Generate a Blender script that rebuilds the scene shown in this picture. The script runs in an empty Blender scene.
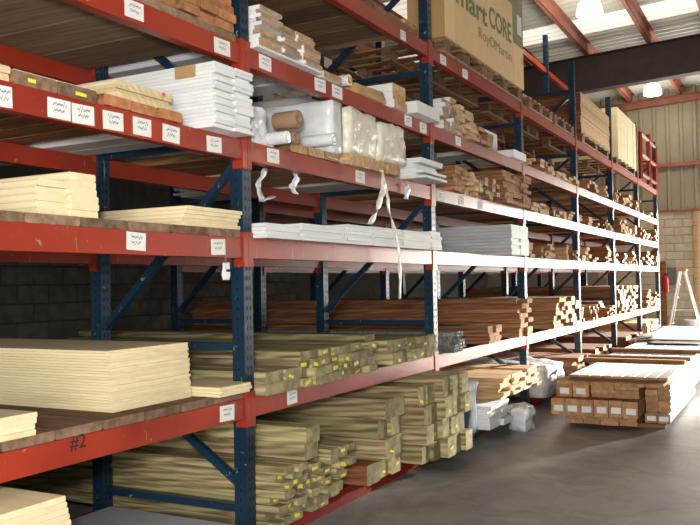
import bpy, math, random
from mathutils import Vector, Matrix, noise
random.seed(7)
scene = bpy.context.scene
COL = scene.collection

# ------------------------------------------------------------------ camera
# metres: X runs along the aisle, Y into the rack, Z up; camera stands at X=Y=0
F_PX, YAW, PITCH, ROLL, CAM_H = 827.18, 0.48789, 0.02568, -0.018366, 1.353
RY = 2.439            # Y of the rack's front face
PX0, BAY = 3.522, 2.515   # right edge of first post in view, bay pitch
DEP = 1.053           # rack depth
_fw = Vector((math.cos(YAW)*math.cos(PITCH), math.sin(YAW)*math.cos(PITCH), math.sin(PITCH)))
_r = Vector((math.sin(YAW), -math.cos(YAW), 0)); _u = _r.cross(_fw)
_c, _s = math.cos(ROLL), math.sin(ROLL)
CR = _c*_r + _s*_u; CU = -_s*_r + _c*_u
cam_d = bpy.data.cameras.new('camera'); cam = bpy.data.objects.new('camera', cam_d); COL.objects.link(cam)
cam_d.sensor_width = 36; cam_d.lens = F_PX/700*36; cam_d.clip_end = 200
m = Matrix.Identity(4)
for i in range(3):
    m[i][0] = CR[i]; m[i][1] = CU[i]; m[i][2] = -_fw[i]
m[2][3] = CAM_H
cam.matrix_world = m
scene.camera = cam
def ray(x, y): return _fw + CR*((x-350)/F_PX) + CU*((262.5-y)/F_PX)
def onY(x, y, Y): v = ray(x, y); v = v*(Y/v.y); return Vector((v.x, v.y, v.z+CAM_H))
def onX(x, y, X): v = ray(x, y); v = v*(X/v.x); return Vector((v.x, v.y, v.z+CAM_H))
def onZ(x, y, Z): v = ray(x, y); v = v*((Z-CAM_H)/v.z); return Vector((v.x, v.y, v.z+CAM_H))

# ------------------------------------------------------------------ light
scene.view_settings.view_transform = 'Standard'
scene.view_settings.look = 'None'
scene.view_settings.gamma = 1
scene.view_settings.use_curve_mapping = False
scene.view_settings.exposure = 0.0
w = bpy.data.worlds.new('sky'); scene.world = w; w.use_nodes = True
w.node_tree.nodes['Background'].inputs[0].default_value = (1.0, 0.97, 0.87, 1)
w.node_tree.nodes['Background'].inputs[1].default_value = 21.0
def light(name, kind, loc, energy, color=(1,1,1), aim=None, **kw):
    d = bpy.data.lights.new(name, kind); d.energy = energy; d.color = color
    for k, v in kw.items(): setattr(d, k, v)
    o = bpy.data.objects.new(name, d); COL.objects.link(o); o.location = loc
    if aim is not None:
        o.rotation_euler = Vector(aim).to_track_quat('-Z', 'Y').to_euler()
    return o
# the open dock door in the end wall (right of the view) and an added, unseen opening behind the camera let the day in
DOOR = (-4.6, 1.40, 3.35)      # y0, y1, height, in the end wall
ADDED_BACKDOOR = (-3.6, -0.6, 3.0)  # y0, y1, height, unseen opening added behind the camera for light
light('sun', 'SUN', (26, -6, 6), 30.0, (1, 0.93, 0.80), aim=(-0.85, 0.36, -0.16), angle=math.radians(4))
def portal(name, loc, aim, sx, sy):
    o = light(name, 'AREA', loc, 1, aim=aim, shape='RECTANGLE', size=sx, size_y=sy); o.data.cycles.is_portal = True
portal('dock_door_portal', (21.75, (DOOR[0]+DOOR[1])/2, DOOR[2]/2), (-1, 0, 0), DOOR[1]-DOOR[0], DOOR[2])
portal('added_back_door_portal', (-4.3, (ADDED_BACKDOOR[0]+ADDED_BACKDOOR[1])/2, ADDED_BACKDOOR[2]/2), (1, 0, 0), ADDED_BACKDOOR[1]-ADDED_BACKDOOR[0], ADDED_BACKDOOR[2])
light('camera_flash', 'AREA', (-0.1, 0.05, 1.62), 115, (1, 0.96, 0.91), aim=(0.86, 0.5, 0.07), shape='DISK', size=0.25)

# ------------------------------------------------------------------ material helpers
def newmat(name):
    m = bpy.data.materials.new(name); m.use_nodes = True
    nt = m.node_tree; b = nt.nodes['Principled BSDF']
    return m, nt, b
def N(nt, t, **kw):
    n = nt.nodes.new(t)
    for k, v in kw.items(): setattr(n, k, v)
    return n
def L(nt, a, b): nt.links.new(a, b)
def coords(nt, scale=(1,1,1), rnd=True):
    tc = N(nt, 'ShaderNodeTexCoord'); mp = N(nt, 'ShaderNodeMapping')
    mp.inputs['Scale'].default_value = scale
    L(nt, tc.outputs['Object'], mp.inputs['Vector'])
    if rnd:
        oi = N(nt, 'ShaderNodeObjectInfo'); mu = N(nt, 'ShaderNodeMath', operation='MULTIPLY'); mu.inputs[1].default_value = 37.0
        L(nt, oi.outputs['Random'], mu.inputs[0]); L(nt, mu.outputs[0], mp.inputs['Location'])
        return mp.outputs[0], oi.outputs['Random']
    return mp.outputs[0], None
def ramp(nt, fac, stops):
    r = N(nt, 'ShaderNodeValToRGB')
    while len(r.color_ramp.elements) < len(stops): r.color_ramp.elements.new(0.5)
    for e, (p, c) in zip(r.color_ramp.elements, stops):
        e.position = p; e.color = (c[0], c[1], c[2], 1)
    L(nt, fac, r.inputs[0]); return r.outputs[0]
def noise_tex(nt, vec, scale, detail=3, rough=.5, dist=0):
    n = N(nt, 'ShaderNodeTexNoise'); n.inputs['Scale'].default_value = scale; n.inputs['Detail'].default_value = detail
    n.inputs['Roughness'].default_value = rough; n.inputs['Distortion'].default_value = dist
    L(nt, vec, n.inputs['Vector']); return n.outputs['Fac']
def mixc(nt, fac, a, b, mode='MIX'):
    x = N(nt, 'ShaderNodeMix', data_type='RGBA', blend_type=mode)
    for s, v in ((x.inputs[0], fac), (x.inputs[6], a), (x.inputs[7], b)):
        if hasattr(v, 'links'): L(nt, v, s)
        else: s.default_value = v if isinstance(v, float) else (*v, 1)
    return x.outputs[2]
def bump(nt, b, h, strength=.3, dist=.01):
    bm = N(nt, 'ShaderNodeBump'); bm.inputs['Strength'].default_value = strength; bm.inputs['Distance'].default_value = dist
    L(nt, h, bm.inputs['Height']); L(nt, bm.outputs[0], b.inputs['Normal'])
def wood(name, a, b_, c=None, axis=1, vary=.25, rough=.75, grain=1.0, hue=0.0, bands=.22):
    """grain runs along the given axis; every piece gets its own tint"""
    m, nt, b = newmat(name)
    sc = [26*grain]*3; sc[axis] = 1.1
    v, rnd = coords(nt, tuple(sc))
    f = noise_tex(nt, v, 1.0, 4, .6, .8)
    sw = [1.0]*3; sw[axis] = .10
    vw, _r0 = coords(nt, tuple(sw))
    wv = N(nt, 'ShaderNodeTexWave', wave_type='BANDS', bands_direction='DIAGONAL'); wv.inputs['Scale'].default_value = 14*grain; wv.inputs['Distortion'].default_value = 7
    wv.inputs['Detail'].default_value = 2; wv.inputs['Detail Scale'].default_value = 1.2; L(nt, vw, wv.inputs['Vector'])
    ad = N(nt, 'ShaderNodeMath', operation='MULTIPLY_ADD'); L(nt, wv.outputs['Fac'], ad.inputs[0]); ad.inputs[1].default_value = bands; ad.inputs[2].default_value = -bands/2
    sm_ = N(nt, 'ShaderNodeMath', operation='ADD'); L(nt, ad.outputs[0], sm_.inputs[0]); L(nt, f, sm_.inputs[1])
    col = ramp(nt, sm_.outputs[0], [(.3, a), (.7, b_)] if c is None else [(.25, a), (.5, c), (.75, b_)])
    hs = N(nt, 'ShaderNodeHueSaturation'); L(nt, col, hs.inputs['Color'])
    mr = N(nt, 'ShaderNodeMapRange'); mr.inputs[3].default_value = 1-vary; mr.inputs[4].default_value = 1+vary
    L(nt, rnd, mr.inputs[0]); L(nt, mr.outputs[0], hs.inputs['Value'])
    wn = N(nt, 'ShaderNodeTexWhiteNoise', noise_dimensions='1D'); L(nt, rnd, wn.inputs['W'])
    mr2 = N(nt, 'ShaderNodeMapRange'); mr2.inputs[3].default_value = .5-hue; mr2.inputs[4].default_value = .5+hue
    L(nt, wn.outputs['Value'], mr2.inputs[0]); L(nt, mr2.outputs[0], hs.inputs['Hue'])
    L(nt, hs.outputs[0], b.inputs['Base Color']); b.inputs['Roughness'].default_value = rough
    b.inputs['Specular IOR Level'].default_value = .25
    bump(nt, b, f, .15, .003)
    return m
def plain(name, a, b_=None, scale=6, rough=.6, metal=0, vary=0.0, bmp=0.0, spec=.4):
    m, nt, b = newmat(name)
    v, rnd = coords(nt)
    f = noise_tex(nt, v, scale, 4)
    col = ramp(nt, f, [(.3, a), (.7, b_ or a)])
    if vary:
        hs = N(nt, 'ShaderNodeHueSaturation'); L(nt, col, hs.inputs['Color'])
        mr = N(nt, 'ShaderNodeMapRange'); mr.inputs[3].default_value = 1-vary; mr.inputs[4].default_value = 1+vary
        L(nt, rnd, mr.inputs[0]); L(nt, mr.outputs[0], hs.inputs['Value']); col = hs.outputs[0]
    L(nt, col, b.inputs['Base Color']); b.inputs['Roughness'].default_value = rough; b.inputs['Metallic'].default_value = metal
    b.inputs['Specular IOR Level'].default_value = spec
    if bmp: bump(nt, b, f, bmp, .02)
    return m
def paint(name, base, dark, chip, rough=.33, holes=False, lo=.66):
    """worn paint: blotches, chips of bare primer, scratches"""
    m, nt, b = newmat(name)
    v, _ = coords(nt)
    col = ramp(nt, noise_tex(nt, v, 2.2, 4), [(.3, dark), (.65, base)])
    chips = ramp(nt, noise_tex(nt, v, 28, 3, .6), [(lo, (0,0,0)), (lo+.04, (1,1,1))])
    col = mixc(nt, chips, col, chip)
    v2, _ = coords(nt, (18, 18, 2.2))
    scr = ramp(nt, noise_tex(nt, v2, 3.0, 2), [(.70, (0,0,0)), (.74, (1,1,1))])
    col = mixc(nt, scr, col, chip)
    L(nt, col, b.inputs['Base Color']); b.inputs['Roughness'].default_value = rough
    b.inputs['Specular IOR Level'].default_value = .4
    return m

M = {}
M['red'] = paint('red_rack_paint', (.345,.037,.015), (.225,.022,.011), (.33,.17,.11), lo=.68)
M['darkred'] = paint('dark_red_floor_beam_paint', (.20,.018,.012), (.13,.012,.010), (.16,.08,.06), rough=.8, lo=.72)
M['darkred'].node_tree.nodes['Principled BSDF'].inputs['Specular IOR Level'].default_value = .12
M['blue'] = paint('blue_post_paint', (.010,.033,.064), (.006,.020,.042), (.17,.22,.26), lo=.67)
M['slot'] = plain('post_slot_dark', (.004,.005,.007), rough=.9)
M['treated'] = wood('treated_lumber', (.105,.08,.036), (.45,.385,.215), (.29,.24,.118), vary=.3, hue=.024, bands=.26)
M['treated_end'] = plain('treated_lumber_end', (.17,.15,.075), (.36,.32,.18), 18, .85, vary=.25, spec=.2)
M['brown'] = wood('brown_lumber', (.17,.075,.032), (.36,.18,.085), vary=.25, hue=.012)
M['brown_end'] = plain('brown_lumber_end', (.30,.15,.07), (.52,.31,.17), 20, .85, vary=.25, spec=.2)
M['redwood'] = wood('reddish_lumber', (.13,.045,.022), (.28,.11,.05), vary=.22)
M['tan'] = wood('tan_lumber', (.40,.235,.11), (.62,.42,.23), vary=.2)
M['pale_end'] = plain('pale_lumber_end', (.48,.31,.17), (.72,.55,.36), 20, .85, vary=.2, spec=.2)
M['cream'] = wood('cream_sheet', (.70,.59,.36), (.80,.70,.46), vary=.045, rough=.7, grain=.3, bands=.05)
M['mdf'] = wood('cream_board', (.55,.43,.24), (.70,.58,.35), vary=.1, rough=.7)
M['white'] = plain('white_primed_board', (.66,.67,.69), (.78,.78,.79), 3, .55, vary=.07)
M['greywhite'] = plain('grey_white_board', (.42,.43,.48), (.55,.56,.60), 3, .55, vary=.06)
M['paperend'] = plain('brown_capped_board_end', (.27,.16,.09), (.48,.31,.19), 22, .8, vary=.25)
M['deck'] = wood('old_deck_plank', (.10,.055,.032), (.22,.125,.07), vary=.3, rough=.85)
M['midplank'] = wood('mid_brown_plank', (.20,.125,.075), (.33,.22,.135), vary=.2, rough=.8, bands=.12)
M['deck_end'] = plain('old_plank_end', (.12,.07,.045), (.26,.17,.11), 25, .9, vary=.35, spec=.2)
M['orange_end'] = plain('orange_timber_end', (.33,.13,.055), (.50,.24,.11), 25, .85, vary=.2, spec=.2)
M['card'] = plain('corrugated_cardboard', (.68,.47,.25), (.76,.55,.30), 3, .8, vary=.04, spec=.2)
M['card_dark'] = plain('cardboard_side', (.40,.24,.11), (.46,.29,.14), 3, .85, spec=.2)
M['green_print'] = plain('green_printed_wrap', (.17,.17,.075), (.24,.24,.11), 4, .7)
M['ink_green'] = plain('green_ink', (.13,.17,.065), rough=.8)
M['ink_grey'] = plain('grey_ink', (.30,.20,.11), rough=.8)
M['ink_black'] = plain('black_ink', (.01,.01,.012), rough=.8)
M['kraft'] = plain('kraft_paper', (.42,.25,.10), (.52,.33,.15), 8, .75, bmp=.3)
M['krafttube'] = plain('brown_paper_roll', (.24,.14,.085), (.31,.19,.12), 8, .8)
M['plastic'] = plain('white_plastic_wrap', (.58,.61,.64), (.80,.82,.84), 9, .28, bmp=.6, spec=.6)
M['creamwrap'] = plain('cream_plastic_wrap', (.62,.57,.46), (.80,.76,.66), 16, .35, bmp=.7, spec=.5)
M['foil'] = plain('silver_wrap', (.42,.45,.48), (.74,.77,.80), 12, .3, bmp=.8, spec=.7)
M['bluewrap'] = plain('dark_blue_tarp', (.022,.035,.058), (.045,.065,.10), 10, .75, bmp=.6, spec=.15)
M['yellow'] = plain('yellow_tag', (.75,.62,.03), (.85,.72,.08), 60, .6)
M['greentag'] = plain('teal_tag', (.02,.22,.17), rough=.6)
M['pink'] = plain('pink_sticker', (.85,.08,.30), rough=.6)
M['bluedot'] = plain('blue_sticker', (.12,.32,.62), rough=.6)
M['orange'] = plain('orange_plastic', (.75,.28,.02), rough=.5)
M['alu'] = plain('ladder_aluminium', (.62,.63,.64), (.72,.73,.74), 8, .35, metal=.6)
M['darkalu'] = plain('weathered_metal_profile', (.10,.11,.11), (.30,.30,.29), 40, .45, metal=.5, vary=.4)
M['black'] = plain('black_scrap', (.008,.008,.009), (.015,.015,.017), 5, .8)
M['extred'] = plain('fire_extinguisher_red', (.55,.02,.02), rough=.35)
M['steelred'] = plain('red_oxide_steel', (.26,.085,.05), (.33,.12,.075), 5, .6, vary=.08)
M['steeldark'] = plain('dark_painted_steel', (.030,.018,.015), (.045,.027,.022), 5, .7)
M['grey'] = plain('grey_box', (.16,.16,.17), rough=.5)
M['bucket'] = plain('white_plastic_bucket', (.60,.58,.54), (.70,.68,.64), 6, .5)
M['glass_diff'] = None
def emis(name, col, s):
    m, nt, b = newmat(name); b.inputs['Base Color'].default_value = (*col, 1)
    b.inputs['Emission Color'].default_value = (*col, 1); b.inputs['Emission Strength'].default_value = s; return m
M['lampglass'] = emis('lit_lamp_diffuser', (1,.93,.76), 1.0)
M['skylight'] = emis('translucent_skylight_panel', (1,.97,.88), .42)
M['roof'] = plain('white_corrugated_roof', (.50,.49,.45), (.62,.61,.57), .8, .55, vary=.05)
M['siding'] = plain('beige_metal_siding', (.27,.225,.16), (.35,.295,.215), 1.2, .6, vary=.05)
M['block'] = plain('painted_concrete_block', (.50,.42,.32), (.64,.56,.45), 7, .85, vary=.09, bmp=.25, spec=.2)
M['darkblock'] = plain('shaded_concrete_block', (.07,.065,.057), (.12,.108,.092), 7, .9, vary=.12, bmp=.25, spec=.15)  # same block as above, the shade behind the racks put into its colour
M['darkmortar'] = plain('shaded_mortar', (.06,.055,.05), (.09,.08,.07), 9, .9, spec=.15)  # joint tone darkened to carry the shade behind the racks
M['mortar'] = plain('mortar_joint', (.30,.26,.21), (.36,.31,.25), 9, .9, spec=.2)
M['wall'] = plain('grey_wall', (.20,.19,.18), (.28,.27,.25), 1.5, .9, spec=.2)

def floor_mat():
    m, nt, b = newmat('stained_concrete_floor')
    v, _ = coords(nt, rnd=False)
    a = ramp(nt, noise_tex(nt, v, .55, 6, .6, .6), [(.3, (.165,.160,.154)), (.7, (.31,.303,.292))])
    st = ramp(nt, noise_tex(nt, v, 2.6, 5, .65, 1.5), [(.35, (.55,.52,.50)), (.6, (1,1,1))])
    a = mixc(nt, .7, a, st, 'MULTIPLY')
    sp = ramp(nt, noise_tex(nt, v, 40, 3, .6), [(.70, (0,0,0)), (.76, (1,1,1))])
    a = mixc(nt, sp, a, (.34,.33,.31))
    v2, _ = coords(nt, (1.0, 14, 1), rnd=False)
    tr = ramp(nt, noise_tex(nt, v2, 1.0, 3), [(.60, (1,1,1)), (.75, (.7,.68,.66))])
    a = mixc(nt, .6, a, tr, 'MULTIPLY')
    L(nt, a, b.inputs['Base Color'])
    rr = N(nt, 'ShaderNodeMapRange'); rr.inputs[3].default_value = .32; rr.inputs[4].default_value = .62
    L(nt, noise_tex(nt, v, 1.3, 4), rr.inputs[0]); L(nt, rr.outputs[0], b.inputs['Roughness'])
    bump(nt, b, noise_tex(nt, v, 60, 3), .08, .004)
    return m
M['floor'] = floor_mat()

def note_mat():
    """white card with rows of illegible dark pen scribble"""
    m, nt, b = newmat('handwritten_card')
    tc = N(nt, 'ShaderNodeTexCoord'); sx = N(nt, 'ShaderNodeSeparateXYZ'); L(nt, tc.outputs['Object'], sx.inputs[0])
    oi = N(nt, 'ShaderNodeObjectInfo')
    def mth(op, a, c=None):
        n = N(nt, 'ShaderNodeMath', operation=op)
        for i, v in enumerate((a, c)):
            if v is None: continue
            if hasattr(v, 'links'): L(nt, v, n.inputs[i])
            else: n.inputs[i].default_value = v
        return n.outputs[0]
    rw = mth('MULTIPLY', oi.outputs['Random'], 31.0)
    xs = mth('ADD', mth('MULTIPLY', sx.outputs[0], 150.0), rw)
    tot = None
    for k, zr in enumerate((.018, -.006)):
        nz = N(nt, 'ShaderNodeTexNoise', noise_dimensions='1D'); nz.inputs['Scale'].default_value = 1; nz.inputs['Detail'].default_value = 1
        L(nt, mth('ADD', xs, 11.0*k), nz.inputs['W'])
        zz = mth('SUBTRACT', sx.outputs[2], mth('ADD', mth('MULTIPLY', mth('SUBTRACT', nz.outputs['Fac'], .5), .030), zr))
        ln = mth('LESS_THAN', mth('ABSOLUTE', zz), .0026)
        edge = mth('LESS_THAN', mth('ABSOLUTE', mth('ADD', sx.outputs[0], .004*(k-1))), .034-.006*k)
        ln = mth('MULTIPLY', ln, edge)
        tot = ln if tot is None else mth('MAXIMUM', tot, ln)
    col = mixc(nt, tot, (.74,.74,.73), (.06,.07,.10))
    L(nt, col, b.inputs['Base Color']); b.inputs['Roughness'].default_value = .7
    return m
M['note'] = note_mat()

# ------------------------------------------------------------------ object helpers
def tag(o, label=None, cat=None, group=None, kind=None):
    if label: o['label'] = label
    if cat: o['category'] = cat
    if group: o['group'] = group
    if kind: o['kind'] = kind
    return o
def obj(name, mesh, loc=(0,0,0), parent=None, rot=(0,0,0)):
    o = bpy.data.objects.new(name, mesh); COL.objects.link(o); o.location = loc; o.rotation_euler = rot
    if parent: o.parent = parent
    return o
def empty(name, loc=(0,0,0), rot=(0,0,0)):
    o = bpy.data.objects.new(name, None); COL.objects.link(o); o.location = loc; o.rotation_euler = rot
    o.empty_display_size = .1; return o
class MB:
    def __init__(s): s.v = []; s.f = []; s.i = []; s.sm = []
    def add(s, vs, fs, mi=0, smooth=False):
        n = len(s.v); s.v += [tuple(p) for p in vs]; s.f += [tuple(n+k for k in f) for f in fs]
        s.i += [mi]*len(fs); s.sm += [smooth]*len(fs)
    def box(s, a, b, mi=0, ch=0.0):
        (x0,y0,z0), (x1,y1,z1) = a, b
        if ch <= 0:
            s.add([(x0,y0,z0),(x1,y0,z0),(x1,y1,z0),(x0,y1,z0),(x0,y0,z1),(x1,y0,z1),(x1,y1,z1),(x0,y1,z1)],
                  [(3,2,1,0),(4,5,6,7),(0,1,5,4),(1,2,6,5),(2,3,7,6),(3,0,4,7)], mi); return
        dx, dy, dz = x1-x0, y1-y0, z1-z0
        ax = max(range(3), key=lambda k: (dx,dy,dz)[k])
        s.prism(ax, (x0,y0,z0), (x1,y1,z1), ch, mi, mi)
    def prism(s, ax, a, b, c, mi, me):
        p, q = [k for k in range(3) if k != ax]
        if ax == 1: p, q = q, p
        u0,u1,v0,v1 = a[p],b[p],a[q],b[q]
        c = min(c, (u1-u0)*.3, (v1-v0)*.3)
        prof = [(u0+c,v0),(u1-c,v0),(u1,v0+c),(u1,v1-c),(u1-c,v1),(u0+c,v1),(u0,v1-c),(u0,v0+c)]
        vs = []
        for t in (a[ax], b[ax]):
            for (u, v) in prof:
                w3 = [0,0,0]; w3[ax] = t; w3[p] = u; w3[q] = v; vs.append(w3)
        n = 8
        s.add(vs, [(k,(k+1)%n,n+(k+1)%n,n+k) for k in range(n)], mi)
        n0 = len(s.v)-16
        s.f += [tuple(n0+k for k in reversed(range(n))), tuple(n0+n+k for k in range(n))]; s.i += [me, me]; s.sm += [False]*2
    def bar(s, p, q, wdt, hgt, mi=0, up=(1,0,0)):
        p, q = Vector(p), Vector(q); d = (q-p).normalized(); upv = Vector(up)
        s1 = d.cross(upv).normalized(); s2 = s1.cross(d).normalized()
        vs = [t + s1*(a*wdt/2) + s2*(b*hgt/2) for t in (p, q) for a, b in ((-1,-1),(1,-1),(1,1),(-1,1))]
        s.add(vs, [(0,1,5,4),(1,2,6,5),(2,3,7,6),(3,0,4,7),(3,2,1,0),(4,5,6,7)], mi)
    def lathe(s, prof, n=16, mi=0, axis='Z', loc=(0,0,0), smooth=True):
        vs = []
        for r, h in prof:
            for k in range(n):
                a = 2*math.pi*k/n; x, y = r*math.cos(a), r*math.sin(a)
                P = {'Z': (x,y,h), 'Y': (x,h,y), 'X': (h,x,y)}[axis]
                vs.append((P[0]+loc[0], P[1]+loc[1], P[2]+loc[2]))
        fs = [(j*n+k, j*n+(k+1)%n, (j+1)*n+(k+1)%n, (j+1)*n+k) for j in range(len(prof)-1) for k in range(n)]
        s.add(vs, fs, mi, smooth)
    def mesh(s, name, mats):
        me = bpy.data.meshes.new(name); me.from_pydata(s.v, [], s.f)
        for x in mats: me.materials.append(x)
        for p, i, sm in zip(me.polygons, s.i, s.sm): p.material_index = i; p.use_smooth = sm
        me.update()
        import bmesh
        bm = bmesh.new(); bm.from_mesh(me); bmesh.ops.recalc_face_normals(bm, faces=bm.faces); bm.to_mesh(me); bm.free()
        return me
    def obj(s, name, mats, loc=(0,0,0), parent=None, rot=(0,0,0)):
        if not isinstance(mats, (list, tuple)): mats = [mats]
        return obj(name, s.mesh(name, mats), loc, parent, rot)
_bc = {}
def board_mesh(name, bw, bt, ln, mat, emat, axis=1):
    """a board with eased long edges; length along Y (axis 1) or X (axis 0); origin at base, mid width, front end"""
    key = (name, round(bw,3), round(bt,3), round(ln,2), mat.name, emat.name, axis)
    if key not in _bc:
        mb = MB(); c = min(.006, bt*.18)
        if axis == 1: mb.prism(1, (-bw/2, 0, 0), (bw/2, ln, bt), c, 0, 1)
        else: mb.prism(0, (0, -bw/2, 0), (ln, bw/2, bt), c, 0, 1)
        _bc[key] = mb.mesh(name, [mat, emat])
    return _bc[key]
def lumpy(name, size, mat, amp=.02, n=(6,10,6), seed=0, freq=7., rnd=.25):
    """soft wrapped bundle: rounded, wrinkled box; origin mid base"""
    sx, sy, sz = size; mb = MB(); nx, ny, nz = n; idx = {}; vs = []
    def vid(i, j, k):
        if (i,j,k) not in idx:
            p = Vector((i/nx-.5, j/ny-.5, k/nz-.5))
            q = Vector((p.x*sx, p.y*sy, p.z*sz))
            # round the corners
            e = sorted([abs(p.x), abs(p.y), abs(p.z)])
            sh = 1 - rnd*max(0, (e[1]-.38))*1.4
            q = Vector((q.x*sh, q.y*(1-(1-sh)*min(sx,sz)/sy), q.z*(sh if k > 0 else 1)))
            dn = noise.noise_vector(Vector((q.x*freq+seed, q.y*freq*.6, q.z*freq+seed*2)))
            q += Vector((dn.x, dn.y, dn.z if k > 0 else 0))*amp
            idx[(i,j,k)] = len(vs); vs.append((q.x, q.y, q.z+sz/2))
        return idx[(i,j,k)]
    fs = []
    for i in range(nx):
        for j in range(ny):
            fs += [(vid(i,j,0),vid(i,j+1,0),vid(i+1,j+1,0),vid(i+1,j,0)), (vid(i,j,nz),vid(i+1,j,nz),vid(i+1,j+1,nz),vid(i,j+1,nz))]
    for i in range(nx):
        for k in range(nz):
            fs += [(vid(i,0,k),vid(i+1,0,k),vid(i+1,0,k+1),vid(i,0,k+1)), (vid(i,ny,k),vid(i,ny,k+1),vid(i+1,ny,k+1),vid(i+1,ny,k))]
    for j in range(ny):
        for k in range(nz):
            fs += [(vid(0,j,k),vid(0,j,k+1),vid(0,j+1,k+1),vid(0,j+1,k)), (vid(nx,j,k),vid(nx,j+1,k),vid(nx,j+1,k+1),vid(nx,j,k+1))]
    mb.add(vs, fs, 0, True)
    return mb.mesh(name, [mat])

# ------------------------------------------------------------------ the building
XE = 21.6            # end wall
YL, YR, XB = 7.2, -5.8, -4.2
def roofz(Y): return 5.97 + .05*(3.5-Y)
mb = MB(); mb.box((XB-.2, YR-.2, -.2), (XE+.2, YL+.2, 0))
tag(mb.obj('floor', M['floor']), kind='structure')
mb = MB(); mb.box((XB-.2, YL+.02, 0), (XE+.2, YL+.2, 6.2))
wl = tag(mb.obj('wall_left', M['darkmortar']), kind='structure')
mb = MB(); mb.box((XB, YR-.2, 0), (XE, YR, 6.6))
tag(mb.obj('wall_right', M['wall']), kind='structure')
mb = MB(); y0, y1, hd = ADDED_BACKDOOR
for a, b in (((XB-.2, YR, 0), (XB, y0, 6.6)), ((XB-.2, y1, 0), (XB, YL, 6.6)), ((XB-.2, y0, hd), (XB, y1, 6.6))): mb.box(a, b)
tag(mb.obj('wall_back', M['wall']), kind='structure')
# end wall: concrete block below, ribbed metal siding above
BTOP = 2.99
mb = MB(); mb.box((XE+.02, DOOR[1], 0), (XE+.2, YL, BTOP)); mb.box((XE+.12, DOOR[1], BTOP), (XE+.2, YL, 6.6))
mb.box((XE+.02, YR, 0), (XE+.2, DOOR[0], 6.6)); mb.box((XE+.12, DOOR[0], DOOR[2]), (XE+.2, DOOR[1], 6.6))
we = tag(mb.obj('wall_end', M['mortar']), kind='structure')
bh, bl = BTOP/15, .41
mb = MB(); mb.prism(1, (XE-.0, -bl/2+.006, .006), (XE+.05, bl/2-.006, bh-.006), .006, 0, 0)
bmesh_end = mb.mesh('concrete_block', [M['block']])
for r in range(15):
    for c in range(12):
        y = 3.9 - c*bl + (bl/2 if r % 2 else 0)
        if y < DOOR[1]+.2: continue
        obj('concrete_block', bmesh_end, (0, y, r*bh), we)
# blocks of the side wall behind the racks (lower courses under the shelves coloured dark for shade, upper ones above the top shelf)
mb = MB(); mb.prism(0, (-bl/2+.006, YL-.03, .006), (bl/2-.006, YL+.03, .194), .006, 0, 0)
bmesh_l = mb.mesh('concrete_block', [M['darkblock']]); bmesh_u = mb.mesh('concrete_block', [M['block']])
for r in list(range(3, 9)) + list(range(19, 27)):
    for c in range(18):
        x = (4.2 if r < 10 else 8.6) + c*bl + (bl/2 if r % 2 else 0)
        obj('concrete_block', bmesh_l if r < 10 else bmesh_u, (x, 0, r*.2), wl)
def ribbed(w_, ln, period, hgt, name, mat, th=.004):
    """ribbed sheet: ribs across X, length along Y"""
    mb = MB(); pts = []; n = round(w_/period)
    for k in range(n):
        x = k*period
        pts += [(x, 0), (x+period*.62, 0), (x+period*.72, hgt), (x+period*.9, hgt)]
    pts.append((w_, 0))
    vs = [(x, y, z) for y in (0, ln) for (x, z) in pts]; k = len(pts)
    mb.add(vs, [(i, i+1, k+i+1, k+i) for i in range(k-1)])
    return mb.mesh(name, [mat])
sm = ribbed(.93, 3.2, .31, .035, 'siding_panel', M['siding'])
for c in range(4):
    o = obj('siding_panel', sm, (XE+.06, 5.6-c*.93, BTOP), we)
    o.matrix_local = Matrix(((0,0,-1,XE+.09),(-1,0,0,5.6-c*.93),(0,1,0,BTOP),(0,0,0,1)))
# roof: corrugated sheets, two rows, some of them translucent
ce = tag(empty('ceiling'), kind='structure')
rm = ribbed(.96, 6.8, .24, -.055, 'roof_sheet', M['roof']); rs = ribbed(.96, 6.8, .24, -.055, 'skylight_sheet', M['skylight'])
nsh = int((XE+.3-XB)/.96)+1
for row in range(2):
    for k in range(nsh):
        y0 = YR-.2 + row*6.7; x = XB-.2+k*.96
        sky = k in (8, 17, 20, 24)
        o = obj('skylight_sheet' if sky else 'roof_sheet', rs if sky else rm, (x, y0, roofz(y0)+.02+.01*row), ce)
        o.rotation_euler = (math.atan(-.05), 0, 0)
# purlins along the building and steel frame rafters across it
for k, y in enumerate((-4.8,-3.6,-2.4,-1.2,0.05,1.15,2.2,3.36,4.5,5.7,6.8)):
    z = roofz(y); mb = MB()
    mb.box((XB, -.004, -.2), (XE, .004, 0)); mb.box((XB, -.004, -.2), (XE, .07, -.192)); mb.box((XB, -.07, -.008), (XE, .004, 0))
    tag(mb.obj('trim_%d' % (k+1), M['steelred'], (0, y, z-.025)), kind='structure')
def rafter(name, X, dz0, dz1, mat, wd=.2):
    mb = MB()
    for y0, y1 in ((YR, YL),):
        for (a, b, ww) in ((0, -.016, wd), (-.016, -dz1+.016, .014), (-dz1+.016, -dz1, wd)):
            vs = []
            for y in (y0, y1):
                z = roofz(y)-.24
                vs += [(X-ww/2, y, z+b), (X+ww/2, y, z+b), (X+ww/2, y, z+a), (X-ww/2, y, z+a)]
            mb.add(vs, [(0,1,2,3),(7,6,5,4),(0,4,5,1),(1,5,6,2),(2,6,7,3),(3,7,4,0)])
    return tag(mb.obj(name, mat), kind='structure')
rafter('trim_21', 16.5, 0, .70, M['steeldark'], .25)
rafter('trim_22', 9.0-4.6, 0, .70, M['steeldark'], .25)
rafter('trim_23', XE-.1, 0, .17, M['steelred'])
for k, z in enumerate((4.12, BTOP)):
    mb = MB(); mb.box((XE-.06, DOOR[1], z-.03), (XE+.05, YL, z+.05) if k == 0 else (XE+.05, YL, z+.03))
    tag(mb.obj('trim_%d' % (24+k), M['steelred']), kind='structure')
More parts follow.
